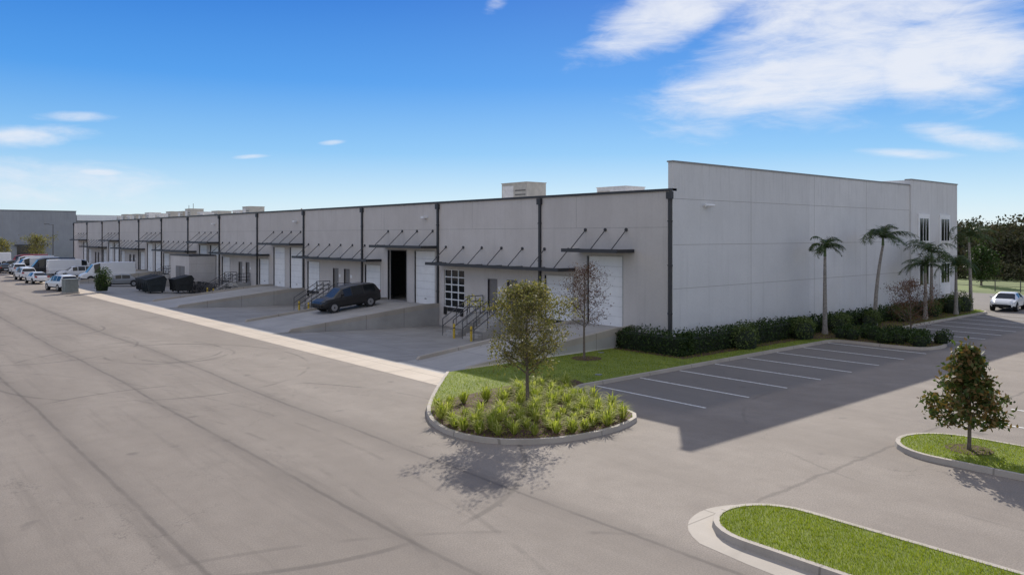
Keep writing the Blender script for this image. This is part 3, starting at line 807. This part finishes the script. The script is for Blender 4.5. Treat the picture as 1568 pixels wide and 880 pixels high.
PCS = M('palm_crownshaft', (.1,.15,.05), .5)
def palm(loc, H, nf, L, seed, wind=(0,0), lean=(0,0)):
    rd = random.Random(seed); b = MB(); N = 9; tp = []
    for i in range(N+1):
        t = i/N; tp.append(Vector((lean[0]*t*t, lean[1]*t*t, H*t)))
    b.chain(tp, [.15-.07*(i/N)+(.05 if i < 1 else 0) for i in range(N+1)], 10, 0)
    for i in range(14):
        z = H*(.08+.85*i/14); t = z/H; b.tube((lean[0]*t*t, lean[1]*t*t, z), (lean[0]*t*t, lean[1]*t*t, z+.03), .158-.07*t, n=10, m=0)
    top = tp[-1]; b.chain([top, top+Vector((0,0,.7))], [.1,.05], 8, 2)
    top = top+Vector((0,0,.55))
    for i in range(nf):
        a = i*2.4+rd.uniform(-.3,.3); e0 = rd.uniform(.2, 1.25); ll = L*rd.uniform(.8,1.1)
        p = top.copy(); hd = Vector((math.cos(a), math.sin(a), 0)); pts = [p.copy()]
        n = 9
        for s in range(n):
            t = s/n; el = e0-2.1*t**1.2
            d = hd*math.cos(el)+Vector((0,0,math.sin(el)))+Vector((wind[0], wind[1], 0))*(.25+.9*t)
            d.normalize(); p = p+d*ll/n; pts.append(p.copy())
        b.chain(pts, [.022*(1-k/(n+1)) for k in range(n+1)], 4, 2)
        for s in range(1, n+1):
            for sub in (0, .25, .5, .75):
                q = pts[s-1].lerp(pts[s], sub); d = (pts[s]-pts[s-1]).normalized()
                side = d.cross(Vector((0,0,1))); 
                if side.length < .05: side = Vector((1,0,0))
                side.normalize()
                for sg in (-1, 1):
                    t = (s-1+sub)/n; l = ll*.27*math.sin(math.pi*(.12+.83*t))+.05
                    dd = (side*sg*1.0+d*.55+Vector((0,0,rd.uniform(-.9,.3)))+Vector((wind[0],wind[1],0))*.4).normalized()
                    wv = d*.026
                    e = q+dd*l
                    b._a([q-wv, q+wv, e+Vector((0,0,-.1*l))], [(0,1,2)], 1)
    b.make('palm_tree', [PBARK, PALM, PCS], None, None, loc)
palm((12.3,-1.9,.12), 4.7, 15, 1.5, 1, (.35,-.35))
palm((19.0,-1.9,.12), 5.3, 15, 2.2, 2, (.1,-.7), (.5,-.3))
palm((25.6,-2.5,.12), 3.3, 13, 2.2, 3, (-.3,.2))
palm((28.0,-2.0,.12), 4.2, 13, 2.2, 4, (.1,.2))
palm((31.0,-2.6,.12), 3.2, 13, 2.1, 6, (.1,-.1))
palm((35.2,-2.2,.12), 5.4, 14, 2.5, 5, (.6,-.6), (.2,.2))

# distant tree line
b = MB()
for i in range(380):
    t = random.random(); dep = random.random()**.9
    x = 84+26*t+dep*34; y = 75-185*t+random.uniform(-4,4)
    h = random.uniform(6.4, 8.6)+dep*2.6; r = random.uniform(2.1, 3.8)
    b.tube((x,y,0),(x,y,h*.6),.15,.07,n=5,m=1)
    if dep > .3:
        k = 7
        vs = [(x+r*.6*math.cos(2*math.pi*q/k)*s, y+r*.6*math.sin(2*math.pi*q/k)*s, z*h) for s, z in ((.7,.03),(1,.28),(.8,.55),(.3,.74)) for q in range(k)]
        b._a(vs, [(rr*k+q, rr*k+(q+1)%k, (rr+1)*k+(q+1)%k, (rr+1)*k+q) for rr in range(3) for q in range(k)], 2)
    for k in range(6):
        c = (x+random.uniform(-1,1)*r*.65, y+random.uniform(-1,1)*r*.65, h*random.uniform(.2,.84))
        P = ellpts(120, c, (r*.62, r*.62, h*.2), .25); V, F2 = quads(P, .5, .6); b.npadd(V, F2, 0)
b.make('tree_line', [FAR, BARK, FCORE])
b = MB()
for i in range(240):
    t = i/240; x = 79+26*t+random.uniform(-2,2); y = 75-185*t; h = random.uniform(2.0, 3.8)
    P = ellpts(130, (x,y,h*.42), (1.7,1.7,h*.55), .4); V, F2 = quads(P, .4, .6); b.npadd(V, F2, 0)
b.make('scrub_undergrowth', [FAR])
b = MB()
for i in range(34):
    y = 26-i*2.4; b.box(61.96, 62.04, y-.04, y+.04, 0, 1.2)
for z in (.55, 1.1): b.box(61.98, 62.02, -54, 26, z, z+.05)
b.make('fence', [STEEL])

# ------------------------------------------------------------------ sky, sun
S = Vector((14.3, 11.6, 9.9)).normalized()
el = math.asin(S.z)
w = bpy.data.worlds.new('World'); scene.world = w; w.use_nodes = True
nt = w.node_tree; bg = nt.nodes['Background']
sky = nt.nodes.new('ShaderNodeTexSky'); sky.sky_type = 'NISHITA'; sky.sun_disc = False
sky.sun_elevation = el; sky.sun_rotation = math.atan2(S.x, S.y)
sky.air_density = 1.0; sky.dust_density = .2; sky.ozone_density = 3.0
STR = .12
bg.inputs[1].default_value = STR
tc = nt.nodes.new('ShaderNodeTexCoord'); sp = nt.nodes.new('ShaderNodeSeparateXYZ'); nt.links.new(tc.outputs['Generated'], sp.inputs[0])
az = mth(nt, 'MULTIPLY', mth(nt, 'ARCTAN2', sp.outputs[1], sp.outputs[0]), 57.2958)
ele = mth(nt, 'MULTIPLY', mth(nt, 'ARCSINE', sp.outputs[2]), 57.2958)
cr = nt.nodes.new('ShaderNodeValToRGB'); els = cr.color_ramp.elements
stops = [(0,(.76,.87,.93)),(2.5,(.56,.77,.93)),(6,(.24,.54,.90)),(11,(.06,.32,.83)),(17,(.012,.185,.68)),(35,(.02,.16,.58)),(90,(.02,.12,.45))]
els[0].position = 0; els[0].color = (*stops[0][1],1); els[1].position = 1; els[1].color = (*stops[-1][1],1)
for p, c in stops[1:-1]:
    e = els.new(p/90); e.color = (*c, 1)
nt.links.new(mth(nt, 'DIVIDE', ele, 90, clamp=True), cr.inputs[0])
grad = mixc(nt, 1.0, cr.outputs[0], (1/STR,)*3, 'MULTIPLY')
base = mixc(nt, .11, grad, sky.outputs[0])
cx = nt.nodes.new('ShaderNodeCombineXYZ'); nt.links.new(az, cx.inputs[0]); nt.links.new(ele, cx.inputs[1])
mp = nt.nodes.new('ShaderNodeMapping'); nt.links.new(cx.outputs[0], mp.inputs[0])
mp.inputs['Rotation'].default_value = (0, 0, R(-16)); mp.inputs['Scale'].default_value = (.055, .2, 1)
n1 = noise(nt, mp.outputs[0], 1.5, 10, .6, .9)
n2 = noise(nt, mp.outputs[0], 4.2, 10, .66, .5)
nz = mth(nt, 'ADD', mth(nt, 'MULTIPLY', n1, .6), mth(nt, 'MULTIPLY', n2, .4))
tot = None
for a0, e0, ra, re, tilt, amp in ((28,11.4,14,4.8,10,1.0),(24,15.0,15,4.2,4,1.0),(37,15.8,9,3.0,22,1.0),(20,11.6,7,4.2,0,1.15),(18.6,6.1,4.5,1.0,-14,.85),(21.5,5.3,4.5,.5,-6,.75),(81,6.2,4.5,1.0,6,.8),(79,7.6,3.0,.5,4,.72),(84,3.2,14,2.2,0,.66),(62.4,6.7,1.2,.25,5,.75),(68.2,5.5,1.6,.22,5,.68),(50.6,16.7,1.5,.9,20,.7),(77.5,4.1,2.0,.35,0,.72)):
    t = R(tilt); dx = mth(nt, 'SUBTRACT', az, a0); dy = mth(nt, 'SUBTRACT', ele, e0)
    u = mth(nt, 'DIVIDE', mth(nt, 'ADD', mth(nt, 'MULTIPLY', dx, math.cos(t)), mth(nt, 'MULTIPLY', dy, -math.sin(t))), ra)
    v = mth(nt, 'DIVIDE', mth(nt, 'ADD', mth(nt, 'MULTIPLY', dx, math.sin(t)), mth(nt, 'MULTIPLY', dy, math.cos(t))), re)
    d = mth(nt, 'SQRT', mth(nt, 'ADD', mth(nt, 'MULTIPLY', u, u), mth(nt, 'MULTIPLY', v, v)))
    mk = sstep(nt, d, .15, 1.45, amp, 0)
    tot = mk if tot is None else mth(nt, 'MAXIMUM', tot, mk)
den = mth(nt, 'ADD', mth(nt, 'MULTIPLY', tot, .6), mth(nt, 'MULTIPLY', nz, 1.15))
cl = sstep(nt, den, .76, 1.28, 0, .92)
cl = mth(nt, 'MULTIPLY', cl, sstep(nt, tot, .02, .3))
skc = mixc(nt, cl, base, (.84/STR, .87/STR, .94/STR))
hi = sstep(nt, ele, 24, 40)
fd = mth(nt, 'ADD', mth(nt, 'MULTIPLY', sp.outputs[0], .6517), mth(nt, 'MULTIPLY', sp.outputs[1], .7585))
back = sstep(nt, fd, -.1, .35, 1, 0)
rear_fill = mth(nt, 'MAXIMUM', hi, back)
c2 = mth(nt, 'MULTIPLY', sstep(nt, noise(nt, tc.outputs['Generated'], 2.3, 6, .6), .42, .58), rear_fill)  # unseen clouds added overhead and behind the camera as fill light
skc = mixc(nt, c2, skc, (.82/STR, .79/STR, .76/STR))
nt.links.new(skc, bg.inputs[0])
sd = bpy.data.lights.new('sun', 'SUN'); sd.energy = 5; sd.angle = R(.5); sd.color = (1, .93, .83)
so = bpy.data.objects.new('sun', sd); so.rotation_euler = S.to_track_quat('Z', 'Y').to_euler(); scene.collection.objects.link(so)

cam = bpy.data.cameras.new('camera'); co = bpy.data.objects.new('camera', cam); scene.collection.objects.link(co)
co.location = (-32.4, -24.9, 6.1); co.rotation_euler = (R(90), 0, R(-40.67))
cam.lens = 27.09; cam.sensor_width = 36; cam.shift_y = -80/1568; cam.clip_end = 6000
scene.camera = co
scene.view_settings.view_transform = 'Standard'; scene.view_settings.look = 'None'; scene.view_settings.exposure = 0
